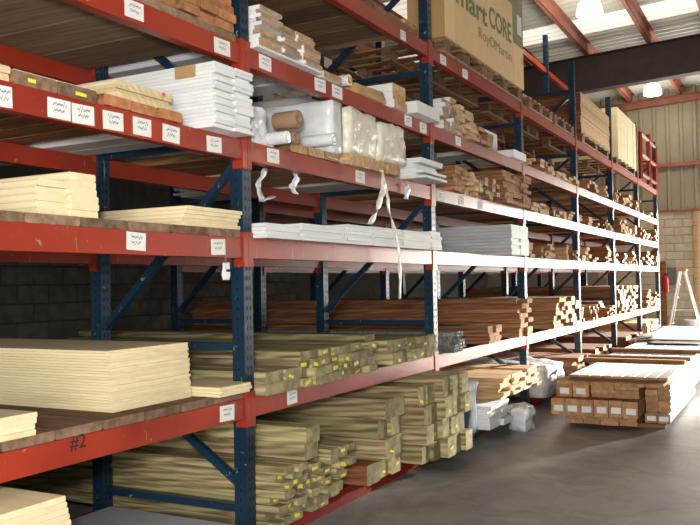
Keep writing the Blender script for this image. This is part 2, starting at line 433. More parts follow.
mb = MB(); mb.box((XE-.09, -.045, 0), (XE-.0, .045, BTOP-.04), ch=.006)
tag(mb.obj('trim_26', M['tan'], (0, 1.97, 0)), kind='structure')

# high-bay lamps
def lamp(loc, label):
    e = empty('high_bay_lamp', loc)
    mb = MB(); mb.lathe([(.0,.13),(.10,.13),(.11,.10),(.12,0),(.10,-.01)], 20)
    mb.obj('lamp_housing', M['grey'], parent=e)
    mb = MB(); mb.lathe([(.11,-.01),(.17,-.08),(.205,-.2),(.21,-.27),(.17,-.285),(0,-.29)], 24)
    mb.obj('diffuser', M['lampglass'], parent=e)
    mb = MB(); mb.lathe([(.012,.13),(.012,roofz(loc[1])-loc[2]-.03)], 8)
    mb.obj('hanging_rod', M['grey'], parent=e)
    tag(e, label, 'lamp', 'high bay lamps under the roof')
    light('lamp_light', 'POINT', (loc[0], loc[1], loc[2]-.45), 60, (1,.93,.78), shadow_soft_size=.2).parent = None
    return e
lamp((13.2, 2.66, 5.78), 'glowing high-bay lamp in front of the dark roof girder')
lamp((20.0, 2.66, 5.84), 'glowing high-bay lamp beyond the dark roof girder, near the end wall')

# ------------------------------------------------------------------ racks
LV = {'A': .683, 'B': 1.493, 'C': 1.994, 'D': 2.483, 'E': 3.112}
BH = .102
TOP = {k: v+BH+.0015 for k, v in LV.items()}; TOP['F'] = .1065
PW = .076
def make_rack(y0, dep, frames, label, levels, heights, notes=True, gtop=None):
    rk = empty('pallet_rack', (PX0, y0, 0))
    def loc(i): return i*BAY
    for i in frames:
        for (yy, hh) in ((0, heights[0]), (dep-PW, heights[1].get(i, heights[0]) if isinstance(heights[1], dict) else heights[1])):
            mb = MB()
            x1 = 0; x0_ = -PW
            # open C column: front face, two side faces with return lips
            mb.box((x0_, 0, 0), (x1, .004, hh)); mb.box((x0_, .004, 0), (x0_+.004, PW, hh)); mb.box((x1-.004, .004, 0), (x1, PW, hh))
            mb.box((x0_+.004, PW-.004, 0), (x0_+.022, PW, hh)); mb.box((x1-.022, PW-.004, 0), (x1-.004, PW, hh))
            mb.box((x0_-.03, -.02, 0), (x1+.03, PW+.02, .008))
            po = mb.obj('post', M['blue'], (loc(i), yy, 0), rk)
            sl = MB()
            for k in range(int((hh-.1)/.0508)):
                z = .06+k*.0508
                for xx in (-.052, -.024):
                    sl.add([(xx-.005,-.0012,z),(xx+.005,-.0012,z),(xx+.004,-.0012,z+.022),(xx-.004,-.0012,z+.022)], [(0,1,2,3)])
                sl.add([(x0_-.0012,.035,z),(x0_-.0012,.043,z),(x0_-.0012,.043,z+.012),(x0_-.0012,.035,z+.012)], [(0,1,2,3)])
            tag(sl.obj('slot_holes', M['slot'], (0,0,0), po), kind='stuff')
        zs = [.222, 1.04, 2.1, 3.0, 3.85]
        xm = loc(i)-PW/2
        for z in zs:
            mb = MB(); mb.bar((0, PW, 0), (0, dep-PW, 0), .038, .038); mb.obj('brace', M['blue'], (xm, 0, z), rk)
        for (ya, za, yb, zb) in ((PW, .35, dep-PW, .95), (dep-PW, 1.13, PW, 1.97), (PW, 2.22, dep-PW, 2.93), (dep-PW, 3.08, PW, 3.78)):
            mb = MB(); mb.bar((0, ya, za), (0, yb, zb), .038, .038); mb.obj('brace', M['blue'], (xm, 0, 0), rk)
    beams = {}
    bm_ = MB(); W = BAY-PW-.004
    # step beam: tall face with a lower ledge behind
    bm_.add([(0,0,0),(0,.055,0),(0,.055,BH-.03),(0,.03,BH-.03),(0,.03,BH),(0,0,BH),(W,0,0),(W,.055,0),(W,.055,BH-.03),(W,.03,BH-.03),(W,.03,BH),(W,0,BH)],
            [(0,1,2,3,4,5),(11,10,9,8,7,6),(0,6,7,1),(1,7,8,2),(2,8,9,3),(3,9,10,4),(4,10,11,5),(5,11,6,0)])
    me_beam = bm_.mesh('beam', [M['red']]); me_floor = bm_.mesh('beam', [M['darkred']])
    cm = []
    for s in (0, 1):
        c = MB()
        if s == 0:   # plate folded round the post left of the beam
            c.box((-PW/2+.001, -.006, -.045), (-.0, -.0005, BH+.03)); c.box((-.004,-.0005,-.045), (.004,.055,BH+.03))
        else:
            c.box((W, -.006, -.045), (W+PW/2-.001+.002, -.0005, BH+.03)); c.box((W-.004,-.0005,-.045), (W+.0,.055,BH+.03))
        cm.append(c.mesh('connector', [M['red']]))
    for a in frames[:-1]:
        for lv in levels:
            for side in (0, 1):
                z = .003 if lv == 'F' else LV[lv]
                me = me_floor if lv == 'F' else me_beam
                o = obj('beam', me, (loc(a)+.002, 0 if side == 0 else dep, z), rk)
                if side == 1: o.scale = (1, -1, 1)
                if lv != 'F':
                    for s in (0, 1): obj('connector', cm[s], (0,0,0), o)
                beams[(a, lv, side)] = o
    if gtop:
        for a in gtop:
            beams[(a,'G',1)] = o = obj('beam', me_beam, (loc(a)+.002, dep, 4.76), rk); o.scale = (1,-1,1)
    tag(rk, label, 'rack')
    return rk, beams
rack, beams = make_rack(RY, DEP, list(range(-1, 7)), 'long blue and red pallet rack with paper-carded beams along the aisle', 'FABCDE', (4.25, {4: 5.4, 3: 4.25}), gtop=[3, 4])
rack2, beams2 = make_rack(RY+1.60, 1.0, list(range(1, 7)), 'second blue and red pallet rack standing in shadow behind the front one', 'FABCD', (4.25, 4.25))
tb = None

# paper cards stuck on the beams
def card_mesh(w_, h_):
    mb = MB(); mb.box((-w_/2, -.0012, -h_/2), (w_/2, 0, h_/2)); return mb.mesh('paper_card', [M['note']])
cards = {}
for lv, px, py, wpx in [('D',134,10,19),('D',222,47,17),('D',265,63,12),('D',320,83,11),('D',337,91,12),('D',408,120,7),('D',423,128,7),('D',458,140,6),
        ('C',2,98,20),('C',59,110,23),('C',83,116,22),('C',113,121,21),('C',142,127,18),('C',171,134,17),('C',214,145,15),('C',273,156,12),('C',360,177,9),
        ('C',440,196,6),('C',461,200,6),('C',480,205,6),('B',136,241,20),('B',218,247,14),('A',227,413,15),('A',292,397,10),
        ('E',403,36,5),('E',443,60,6),('E',465,74,6)]:
    p = onY(px, py, RY); wd = onY(px+wpx/2, py, RY).x-onY(px-wpx/2, py, RY).x
    a = math.floor((p.x-PX0)/BAY); key = (round(wd,2),)
    if key not in cards: cards[key] = card_mesh(min(.13, wd), .076 if lv != 'E' else .07)
    b = beams[(a, lv, 0)]
    o = obj('paper_card', cards[key], (p.x-PX0-a*BAY-.002, -.0008, min(max(p.z-LV[lv], .044), BH-.046)), b, (0, random.uniform(-.04,.04), 0))
# pen mark on the lowest beam of the leftmost bay
fc = bpy.data.curves.new('pen_mark', 'FONT'); fc.body = '#2'; fc.size = .075; fc.extrude = .0004
fo = bpy.data.objects.new('tmp', fc); COL.objects.link(fo)
dg = bpy.context.evaluated_depsgraph_get()
tme = bpy.data.meshes.new_from_object(fo.evaluated_get(dg)); tme.name = 'pen_mark'; bpy.data.objects.remove(fo)
tme.materials.clear(); tme.materials.append(M['ink_black'])
p = onY(70, 449, RY)
obj('pen_mark', tme, (p.x-PX0+BAY-.002, -.0008, p.z-LV['A']-.005), beams[(-1,'A',0)], (math.pi/2, 0, 0))

# ------------------------------------------------------------------ stacked goods
def bayrange(i): return PX0+i*BAY+.012, PX0+(i+1)*BAY-PW-.012
def small(name, parent, w_, h_, mat, x, z, y=-.0012):
    k = ('s', name, round(w_,3), round(h_,3), mat.name)
    if k not in _bc:
        mb = MB(); mb.box((-w_/2, -.001, 0), (w_/2, .001, h_)); _bc[k] = mb.mesh(name, [mat])
    return obj(name, _bc[k], (x, y, z), parent)
ORDW = ['', 'first', 'second', 'third', 'fourth', 'fifth', 'sixth', 'seventh', 'eighth', 'ninth', 'tenth']
def which(label, r, c, nr, nc, side='left'):
    """say which piece of a pile this is, while the pieces can be counted"""
    if nr > 10 or nc > 10 or nr*nc == 1: return label
    col = (' leftmost' if side == 'left' else ' rightmost') if c == 0 else ' %s from %s' % (ORDW[c+1], side)
    if nc == 1: add = ', topmost' if r == nr-1 else ', lowest' if r == 0 else ', %s from the top' % ORDW[nr-r]
    elif nr == 1: add = ',' + col
    else: add = ', %s,%s' % ('top row' if r == nr-1 else 'bottom row' if r == 0 else '%s row up' % ORDW[r+1], col)
    full = label + add
    return full if len(full.split()) <= 16 else label
def stack(name, label, cat, bay, base, px0, px1, pyt, ov, bw, bt, ln, mat, emat=None, gap=.004, oj=.015, skew=0, tagp=0, ragged=0, xr=None, zt=None, slide=0, rowov=0, group=None, rj=.004):
    """rows x columns of separate boards, their ends towards the aisle. ov: how far they stick out past the beam"""
    emat = emat or mat; Y = RY-ov
    if base in TOP: base = TOP[base]
    if xr: X0, X1 = xr
    else: X0, X1 = onY(px0, pyt, Y).x, onY(px1, pyt, Y).x
    lo, hi = bayrange(bay)
    X0 = max(X0, lo); X1 = min(X1, hi)
    Z = zt if zt else onY(px0, pyt, Y).z
    nc = max(1, round((X1-X0)/bw)); nr = max(1, round((Z-base)/bt))
    cw = (X1-X0)/nc; rh = (Z-base)/nr
    me = board_mesh(name, cw-gap, rh-.0006, ln, mat, emat)
    out = []
    for r in range(nr):
        for c in range(nc):
            if r == nr-1 and random.random() < ragged: continue
            y = Y + random.uniform(-oj, oj) - rowov*r
            x = X0+(c+.5)*cw + slide*(nr-1-r)
            x = min(max(x, lo+cw/2), hi-cw/2)
            o = obj(name, me, (x, y, base+r*rh), rot=(0,0,random.uniform(-rj, rj)*.15))
            tag(o, which(label, r, c, nr, nc), cat, group or label)
            if random.random() < tagp:
                t_ = small('end_tag', o, min(random.choice((.035,.045,.055)), cw*.6), min(random.choice((.014,.02)), rh*.6), M['yellow'], random.uniform(-.2,.2)*cw, rh*random.uniform(.15,.4)); t_.rotation_euler.y = random.uniform(-.3,.3)
            out.append(o)
    return out, (X0, X1, Z)
def planks(bay, lv, bw, label, th=.038, mat='deck', x0=None, x1=None):
    lo, hi = bayrange(bay); lo = x0 or lo; hi = x1 or hi
    n = round((hi-lo)/bw); cw = (hi-lo)/n
    me = board_mesh('deck_plank', cw-.005, th, DEP-.01, M[mat], M['deck_end'])
    for k in range(n):
        tag(obj('deck_plank', me, (lo+(k+.5)*cw, RY+random.uniform(0,.012), TOP[lv])), which(label, 0, k, 1, n), 'plank', label)
    return TOP[lv]+th
T, TE, B_, BE = M['treated'], M['treated_end'], M['brown'], M['brown_end']
# --- leftmost bay
zA = planks(-1, 'A', .24, 'worn brown deck plank on the lowest shelf of the leftmost bay')
zB = planks(-1, 'B', .28, 'worn brown deck plank on the second shelf of the leftmost bay')
stack('cream_sheet', 'cream panel in the tall block on the lowest shelf, leftmost bay', 'panel', -1, zA, 107, 188, 351, -.11, .9, .0125, 2.3, M['cream'], oj=.005, slide=.0012, rj=.0)
stack('cream_sheet', 'short cream panel in the low pile against the first blue post', 'panel', -1, zA, 222, 253, 388, .06, .5, .016, 1.9, M['cream'], oj=.02, rj=0)
stack('cream_sheet', 'cream panel in the low pile at the left edge of the lowest shelf', 'panel', -1, zA, -130, 36, 424, .0, 2, .02, .35, M['cream'], zt=zA+.085, oj=.01, rj=0)
stack('cream_sheet', 'cream panel in the left half of the pile on the second shelf, leftmost bay', 'panel', -1, zB, 36, 68, 178, -.05, .9, .03, 1.2, M['cream'], oj=.012, rj=0)
stack('cream_sheet', 'cream panel in the right half of the pile on the second shelf, leftmost bay', 'panel', -1, zB, 69, 97, 171, -.04, .9, .03, 2.0, M['cream'], oj=.012, rj=0)
stack('cream_sheet', 'thin cream panel in the low wedge beside the first blue post, second shelf', 'panel', -1, zB, 186, 250, 205, .0, .9, .02, 2.0, M['cream'], oj=.015, slide=-.004, rj=0)
# bottom of the leftmost bay
stack('cream_sheet', 'cream panel in the bottom left pile near the floor', 'panel', -1, 'F', -200, 66, 495, .14, 3, .022, .9, M['cream'], oj=.0, slide=.006, rj=0, xr=(1.1, onY(66,495,RY-.14).x), zt=onY(66,495,RY-.14).z)
stack('grey_sheet', 'grey-brown sheet lying flat in front of the first blue post foot', 'sheet', -1, 'F', 0, 0, 0, .21, 3, .018, 1.1, M['greywhite'], M['tan'], xr=(onY(66,495,RY-.14).x+.17, 3.42), zt=.155, oj=.012, rj=0)
# third shelf, leftmost bay
stack('timber', 'flat brown timber with a yellow tag on the third shelf, leftmost bay', 'timber', -1, 'C', 14, 98, 84, .0, .21, .05, 1.3, B_, M['deck_end'], zt=TOP['C']+.05, tagp=1, oj=.01)
stack('white_sheet', 'thin whitish sheet lying over the yellow-tagged timbers', 'sheet', -1, TOP['C']+.05, 14, 98, 84, -.03, .9, .012, 1.2, M['greywhite'], M['mdf'], zt=TOP['C']+.062, oj=.005, rj=0)
stack('pale_board', 'pale board at the far left of the third shelf', 'board', -1, 'C', -100, 12, 80, .0, .25, .028, 1.2, M['tan'], M['pale_end'], zt=TOP['C']+.056)
stack('timber', 'orange-brown timber end under the cream boards on the third shelf', 'timber', -1, 'C', 103, 181, 0, .02, .17, .045, 1.3, B_, M['orange_end'], zt=TOP['C']+.045, oj=.012, gap=.009, rj=0)
cb_, (xa, xb, zc) = stack('cream_board', 'cream board in the pile on orange-brown timbers, third shelf', 'board', -1, TOP['C']+.045, 116, 172, 79, -.03, .8, .018, 2.0, M['mdf'], oj=.025, slide=-.004)
small('pink_sticker', cb_[-1], .022, .016, M['pink'], .12, .001)
wt_, _ = stack('white_trim_board', 'white trim board in the tall stack beside the first blue post, third shelf', 'board', -1, 'C', 221, 257, 63, .10, .14, .0185, 2.4, M['white'], oj=.016, xr=(3.09, 3.40))
mb = MB(); mb.box((-.004, 0, -.055), (0, .12, .0)); mb.obj('cardboard_patch', M['card_dark'], (-(wt_[-1].dimensions.x/2)-.012, .10, .01), wt_[-2])
# fourth shelf, leftmost bay (seen from below)
stack('wide_plank', 'wide brown plank seen from below, fourth shelf, leftmost bay', 'plank', -1, 'D', 0, 0, 0, -.005, .34, .04, 1.06, M['midplank'], xr=(1.02, 3.42), zt=TOP['D']+.04, oj=.004)
stack('timber', 'stacked brown timber on the fourth shelf left of the first blue post', 'timber', -1, TOP['D']+.041, 150, 214, 4, .0, .14, .042, 1.8, B_, M['orange_end'], oj=.02, xr=(2.66, 3.40), zt=TOP['D']+.26)
# --- second bay, floor level
b = 0
_, (xa, xb, zc) = stack('treated_board', 'treated board in the low tagged floor pile', 'lumber', b, 'F', 268, 342, 467, .08, .09, .043, 2.6, T, TE, oj=.05, tagp=.3, rowov=.010, ragged=.25)
stack('treated_rail', 'long treated rail lying on top of the tagged pile at floor level', 'lumber', b, zc+.001, 305, 319, 428, .19, .12, .085, 2.7, T, TE, oj=.012)
stack('treated_post', 'short reddish treated post at the foot of the big timbers', 'lumber', b, 'F', 364, 377, 466, .1, .12, .09, 2.4, M['redwood'], TE, oj=.03)
stack('treated_timber', 'thick treated timber, floor pile nearest the first blue post', 'lumber', b, 'F', 382, 401, 400, .13, .15, .14, 2.6, T, TE, oj=.04, tagp=.25)
stack('treated_timber', 'thick treated timber in the middle pile at floor level', 'lumber', b, 'F', 422, 437, 388, .2, .15, .14, 2.6, T, TE, oj=.03, tagp=.3)
stack('treated_timber', 'thick treated timber in the pile hiding the second blue post', 'lumber', b, 'F', 446, 468, 378, .27, .15, .14, 2.6, T, TE, oj=.04, tagp=.3)
# second bay, lowest shelf
stack('treated_board', 'treated board beside the first blue post, lowest shelf', 'lumber', b, 'A', 253, 300, 376, .06, .14, .055, 2.4, T, TE, oj=.02, tagp=.25, zt=TOP['A']+.12)
_, (xa, xb, zc) = stack('treated_board', 'treated board in the tagged heap, lowest shelf', 'lumber', b, 'A', 300, 374, 352, .05, .115, .055, 2.4, T, TE, oj=.035, tagp=.4)
stack('treated_timber', 'treated timber topping the heap on the lowest shelf, second bay', 'lumber', b, zc+.001, 366, 376, 335, .05, .14, .10, 2.5, T, TE, oj=.01, tagp=.5)
stack('treated_timber', 'treated timber stacked beside the second blue post on the lowest shelf', 'lumber', b, 'A', 392, 437, 341, .02, .17, .075, 2.4, T, TE, oj=.05, tagp=.4, ragged=.3)
# second bay, second shelf
for (a, c_, py, lab) in ((253,300,221,'left end'),(301,345,223,'left middle'),(346,372,224,'middle'),(373,430,226,'right middle'),(431,455,231,'right end')):
    stack('white_board', 'thin white board in the %s of the flat pile, second shelf' % lab, 'board', b, 'B', a, c_, py, .08, .42, .019, 2.4, M['white'], oj=.012, rj=.006)
# third shelf
zp = TOP['C']
stack('brown_board', 'brown board under the wrapped white bundle on the third shelf', 'board', b, 'C', 292, 340, 146, .02, .18, .05, 1.6, B_, M['tan'], zt=zp+.05)
stack('pallet_block', 'tan timber carrying the cream wrapped bundle on the third shelf', 'timber', b, 'C', 349, 399, 150, .05, .17, .05, 1.4, M['tan'], M['tan'], zt=zp+.07)
def wrapped(name, label, cat, bay, base, px0, px1, pyt, ov, ln, mat, amp, seed, n=(6,12,6), freq=8, rnd=.25):
    Y = RY-ov; A = onY(px0, pyt, Y); B = onY(px1, pyt, Y)
    lo, hi = bayrange(bay); x0 = max(lo, A.x); x1 = min(hi, B.x)
    x0 += amp*.5; x1 -= amp*.5
    me = lumpy(name, (x1-x0, ln, A.z-base), mat, amp, n, seed, freq, rnd)
    return tag(obj(name, me, ((x0+x1)/2, Y+ln/2, base)), label, cat)
wrapped('plastic_wrapped_bundle', 'white plastic-wrapped bundle of boards behind the paper rolls', 'bundle', b, zp+.052, 332, 342, 99, .03, 1.7, M['plastic'], .006, 3, (4,24,6), 14, .1)
wrapped('wrapped_bundle', 'cream wrapped bundle left of its twin on the third shelf', 'bundle', b, zp+.074, 349, 378, 106, .06, .9, M['creamwrap'], .018, 8, (8,12,8), 12)
wrapped('wrapped_bundle', 'cream wrapped bundle right of its twin on the third shelf', 'bundle', b, zp+.074, 380, 406, 119, .07, .9, M['creamwrap'], .018, 19, (8,12,8), 12)
def roll(name, label, x, y, z, r, ln, mat, core=.02):
    mb = MB(); mb.lathe([(core, .02),(core, 0),(r*.97, 0),(r, .008),(r, ln-.008),(r*.97, ln),(core, ln),(core, ln-.02)], 24, axis='Y')
    mb.lathe([(core, .02),(0, .02)], 24, axis='Y')
    return tag(mb.obj(name, mat, (x, y, z)), label, 'roll', 'rolls on the third shelf')
def rollpx(name, label, px, py, ov, r, ln, mat):
    p = onY(px, py, RY-ov); return roll(name, label, p.x, p.y, p.z, r, ln, mat)
rollpx('paper_roll', 'brown paper roll, upper of two on the third shelf', 299, 119, .09, .05, .15, M['krafttube'])
rollpx('paper_roll', 'brown paper roll, lower of two on the third shelf', 297, 137, .10, .036, .16, M['krafttube'])
rollpx('plastic_roll', 'white plastic roll lying in front of the wrapped bundle', 334, 139, .07, .037, .5, M['plastic'])
p = onY(272, 150, RY-.04)
me = lumpy('crumpled_sheeting', (.19, .5, .21), M['plastic'], .03, (8,14,9), 31, 14, .5)
tag(obj('crumpled_sheeting', me, (p.x-.03, p.y+.30, zp)), 'crumpled white plastic sheeting beside the white trim stack', 'sheeting')
rollpx('plastic_roll', 'white plastic roll end poking out of the crumpled sheeting', 288, 137, .12, .034, .12, M['plastic'])
stack('white_board', 'white board in the splayed stack beside the second blue post, third shelf', 'board', b, 'C', 419, 441, 157, .14, .3, .018, 2.2, M['white'], oj=.05, rj=.03)
# fourth shelf, second bay
for (a, c_, py, lab) in ((257,280,4,'tallest'),(282,299,22,'middle'),(300,317,30,'lowest')):
    stack('capped_board', 'white board with brown end in the %s column, fourth shelf' % lab, 'board', b, TOP['D']+.016, a, c_, py, .03, .3, .021, 3.3, M['white'], M['paperend'], oj=.035, rj=.008)
stack('white_sheet', 'thin white sheet under the brown-ended boards, fourth shelf', 'sheet', b, 'D', 252, 322, 0, .05, 2, .014, 3.3, M['white'], zt=TOP['D']+.014, oj=0, rj=0)
stack('capped_board', 'white board with brown end in the small pile beside the kraft parcel', 'board', b, 'D', 322, 340, 70, .02, .3, .027, 2.2, M['white'], M['paperend'])
wrapped('kraft_parcel', 'crumpled kraft paper parcel on the fourth shelf', 'parcel', b, TOP['D'], 356, 386, 80, .02, .35, M['kraft'], .03, 5, (6,8,5), 9, .6)
p = onY(350, 86, RY-.03); o = roll('plastic_roll', 'white roll with an orange end before the kraft parcel', p.x, p.y, TOP['D']+.05, .035, .3, M['plastic'])
mb = MB(); mb.lathe([(.02,-.004),(.02,0),(0,0)], 16, axis='Y'); mb.lathe([(0,-.004),(.02,-.004)], 16, axis='Y'); mb.obj('end_cap', M['orange'], (0,0,0), o)
stack('white_carton', 'slim white carton in the stack of three on the fourth shelf', 'box', b, 'D', 394, 407, 82, .03, .3, .055, 1.2, M['white'], M['tan'], oj=.02)
stack('white_carton', 'large white carton in front of the second blue post, fourth shelf', 'box', b, 'D', 417, 441, 100, .09, .9, .2, 1.0, M['white'], oj=0, rj=0)
# top shelf, second bay
stack('dark_plank', 'dark brown plank seen from below on the top shelf, second bay', 'plank', b, 'E', 0, 0, 0, .0, .29, .04, 1.06, M['deck'], xr=(3.6, 5.6), zt=TOP['E']+.04, oj=.004)
stack('tan_block', 'tan timber end on the top shelf left of the second blue post', 'timber', b, TOP['E']+.04, 404, 416, 18, -.05, .2, .05, .9, M['tan'], M['orange_end'])
# --- third bay
b = 1
wrapped('tarp_bundle', 'dark blue tarp-wrapped bundle beside the treated timbers', 'bundle', b, TOP['F'], 466, 479, 384, .2, 2.0, M['bluewrap'], .02, 11, (5,16,6), 9)
stack('white_board', 'white board under the brown boards at floor level, third bay', 'board', b, 'F', 490, 510, 407, .2, .25, .03, 2.3, M['white'], oj=.03)
stack('brown_board', 'brown board in the packed bundle at floor level, third bay', 'board', b, onY(490,407,RY-.2).z, 500, 533, 379, .16, .18, .032, 2.4, M['tan'], M['brown_end'], oj=.03, ragged=.2, xr=(7.1, 8.35))
p = onY(522, 424, RY-.25)
me = lumpy('plastic_bag', (.26, .18, .22), M['foil'], .05, (8,8,8), 41, 14, .7)
tag(obj('plastic_bag', me, (p.x, p.y, 0)), 'crumpled clear plastic bag on the floor by the brown boards', 'bag')
stack('brown_board', 'brown board in the long lowest-shelf pile, third bay', 'board', b, 'A', 518, 529, 299, .06, .18, .05, 4.1, B_, BE, xr=(8.05, 8.42), oj=.04, zt=onY(518,299,RY-.06).z)
stack('brown_board', 'low brown board beside the metal profiles on the lowest shelf', 'board', b, 'A', 484, 514, 327, .04, .17, .035, 2.4, B_, BE, xr=(7.15, 7.5), ragged=.3)
# metal profile ends
pr = []
p0 = onY(459, 352, RY-.05); p1 = onY(478, 352, RY-.05)
tube = MB(); tube.box((-.016,0,0),(.016,1.8,.003)); tube.box((-.016,0,.029),(.016,1.8,.032)); tube.box((-.016,0,.003),(-.013,1.8,.029)); tube.box((.013,0,.003),(.016,1.8,.029))
tme2 = tube.mesh('metal_profile', [M['darkalu']])
for r in range(5):
    for c in range(6):
        x = 6.22+c*.040+(.01 if r % 2 else 0)
        o = obj('metal_profile', tme2, (x, RY-.05+random.uniform(-.03,.03), TOP['A']+r*.0325))
        tag(o, 'hollow metal profile in the bundle of ends on the lowest shelf', 'metal profile', 'metal profiles on the lowest shelf')
# second shelf: grey white block
stack('grey_white_board', 'pale grey board in the deep block on the second shelf, third bay', 'board', b, 'B', 511, 528, 224, .17, .33, .03, 2.6, M['greywhite'], M['white'], oj=.006, rj=.001, gap=.002)
# third shelf
stack('brown_board', 'brown board in the first pile of the third shelf, third bay', 'board', b, 'C', 452, 466, 165, .05, .2, .035, 2.4, B_, BE, oj=.03)
for (a, c_, py, mt, lab) in ((467,478,172,'tan','slim tan moulding beside the first pile'), (479,496,176,'brown','slim brown moulding with teal marks'), ):
    os_, _ = stack('wood_moulding', lab + ', third shelf, third bay', 'moulding', b, 'C', a, c_, py, .03, .09, .04, 2.4, M[mt], M['pale_end'], oj=.05, ragged=.3)
    if mt == 'brown':
        for o in os_[::3]: small('end_tag', o, .05, .025, M['greentag'], 0, .006)
stack('brown_board', 'brown board in the tall right-hand pile of the third shelf, third bay', 'board', b, 'C', 512, 531, 172, .08, .25, .035, 2.4, B_, BE, oj=.03, xr=(7.6, 8.43))
# fourth shelf
for (a, c_, py, mt, em, lab) in ((443,456,93,'white','paperend','white brown-ended board beside the second blue post'), (457,468,104,'tan','pale_end','tan board in the second column'),
                              (469,477,109,'tan','pale_end','tan moulding in the third column'), (478,490,122,'brown','brown_end','brown moulding in the low fourth column')):
    stack('board', lab + ', fourth shelf, third bay', 'board', b, 'D', a, c_, py, .03, .17, .034, 2.4, M[mt], M[em], oj=.04, ragged=.3)
stack('white_carton', 'small white carton before the third blue post, fourth shelf', 'box', b, 'D', 514, 527, 149, .05, .9, .4, .5, M['white'], oj=0)
stack('white_carton', 'bluish white carton in the middle of the fourth shelf, third bay', 'box', b, 'D', 485, 497, 129, -.1, .9, .4, .5, M['white'], oj=0)
# top shelf: cardboard-wrapped unit on a pallet
def pallet(X0, X1, Y0, Y1, z, label):  # tan wood given darker browns for the shade on its underside
    e = empty('wooden_pallet', ((X0+X1)/2, (Y0+Y1)/2, z)); hx, hy = (X1-X0)/2, (Y1-Y0)/2
    for k in range(3):
        y = -hy+.05+k*(2*hy-.1)/2
        for c in range(3):
            x = -hx+.07+c*(2*hx-.14)/2
            mb = MB(); mb.box((x-.07, y-.045, .022), (x+.07, y+.045, .1), ch=.004); mb.obj('block', M['deck'], parent=e)
        mb = MB(); mb.box((-hx, y-.045, 0), (hx, y+.045, .02), ch=.003); mb.obj('bottom_board', M['brown'], parent=e)
    for c in range(6):
        x = -hx+.05+c*(2*hx-.1)/5
        mb = MB(); mb.box((x-.048, -hy, .102), (x+.048, hy, .12), ch=.003); mb.obj('deck_board', M['brown'], parent=e)
    tag(e, label, 'pallet'); return z+.121
ovE = .05; A = onY(446, 41, RY-ovE)
lo, hi = bayrange(1)
X0 = A.x; X1 = onY(526, 92, RY-ovE).x; X1 = min(X1, hi-.012)
zt_ = pallet(X0+.02, (X0+X1)/2-.01, RY-.03, RY+1.02, TOP['E'], 'tan wooden pallet under the left half of the cardboard unit, top shelf')
pallet((X0+X1)/2+.01, X1-.02, RY-.03, RY+1.02, TOP['E'], 'tan wooden pallet under the right half of the cardboard unit, top shelf')
unit = empty('cardboard_unit', ((X0+X1)/2, RY-ovE, zt_)); HU = .98; cx = (X0+X1)/2
mb = MB(); mb.box((X0-cx+.01, .012, 0), (X1-cx-.01, .34, HU-.004), ch=.01); mb.obj('core', M['card_dark'], parent=unit)
seams = [X0, onY(455,47,RY-ovE).x, onY(487,69,RY-ovE).x, onY(514,85,RY-ovE).x, X1]
for k in range(4):
    a, c_ = seams[k]-cx+.004, seams[k+1]-cx-.004
    mb = MB()
    top = HU if k < 2 else (.80 if k == 2 else .42)
    mb.box((a, 0, 0), (c_, .011, top), ch=.004); mb.obj('cardboard_panel', M['card'], parent=unit)
    if k >= 2:
        mb = MB(); mb.box((a, 0, top+.002), (c_, .011, HU), ch=.004); mb.obj('green_wrap', M['green_print'], parent=unit)
def text(body, size, mat, parent, x, z, y, name, xs=1.0, shear=0.0):
    fc = bpy.data.curves.new(name, 'FONT'); fc.body = body; fc.size = size; fc.extrude = .0006; fc.offset = size*(.022 if size > .2 else .0); fc.shear = shear
    fo = bpy.data.objects.new('tmp', fc); COL.objects.link(fo)
    me = bpy.data.meshes.new_from_object(fo.evaluated_get(bpy.context.evaluated_depsgraph_get())); bpy.data.objects.remove(fo)
    me.name = name; me.materials.clear(); me.materials.append(mat)
    o = obj(name, me, (x, y, z), parent, (math.pi/2, 0, 0)); o.scale = (xs, 1, 1)
    return o
def fit_text(body, mat, pa, pb, cap, name):
    a, c_ = onY(*pa, RY-ovE), onY(*pb, RY-ovE)
    o = text(body, cap/.69, mat, unit, a.x-cx, (a.z+c_.z)/2-zt_, -.0015, name)
    xs_ = [v.co.x for v in o.data.vertices]; o.scale.x = (c_.x-a.x)/(max(xs_)-min(xs_))
fit_text('Smart', M['ink_green'], (447, -4), (487, 25), .185, 'printed_lettering')
fit_text('CORE', M['ink_green'], (489, 26), (511, 42), .185, 'printed_lettering')
fit_text('RoyOMartin', M['ink_grey'], (478, 37), (511, 61), .095, 'printed_lettering')
mb = MB(); mb.box((-.075, -.004, -.10), (.075, -.001, .10)); mb.obj('paper_sheet', M['white'], (onY(519,26,RY-ovE).x-cx, 0, onY(519,26,RY-ovE).z-zt_), unit)
small('orange_sticker', unit, .05, .07, M['orange'], onY(522,60,RY-ovE).x-cx, onY(522,64,RY-ovE).z-zt_)
tag(unit, 'tall cardboard-wrapped unit with green and grey lettering on the top shelf', 'box')

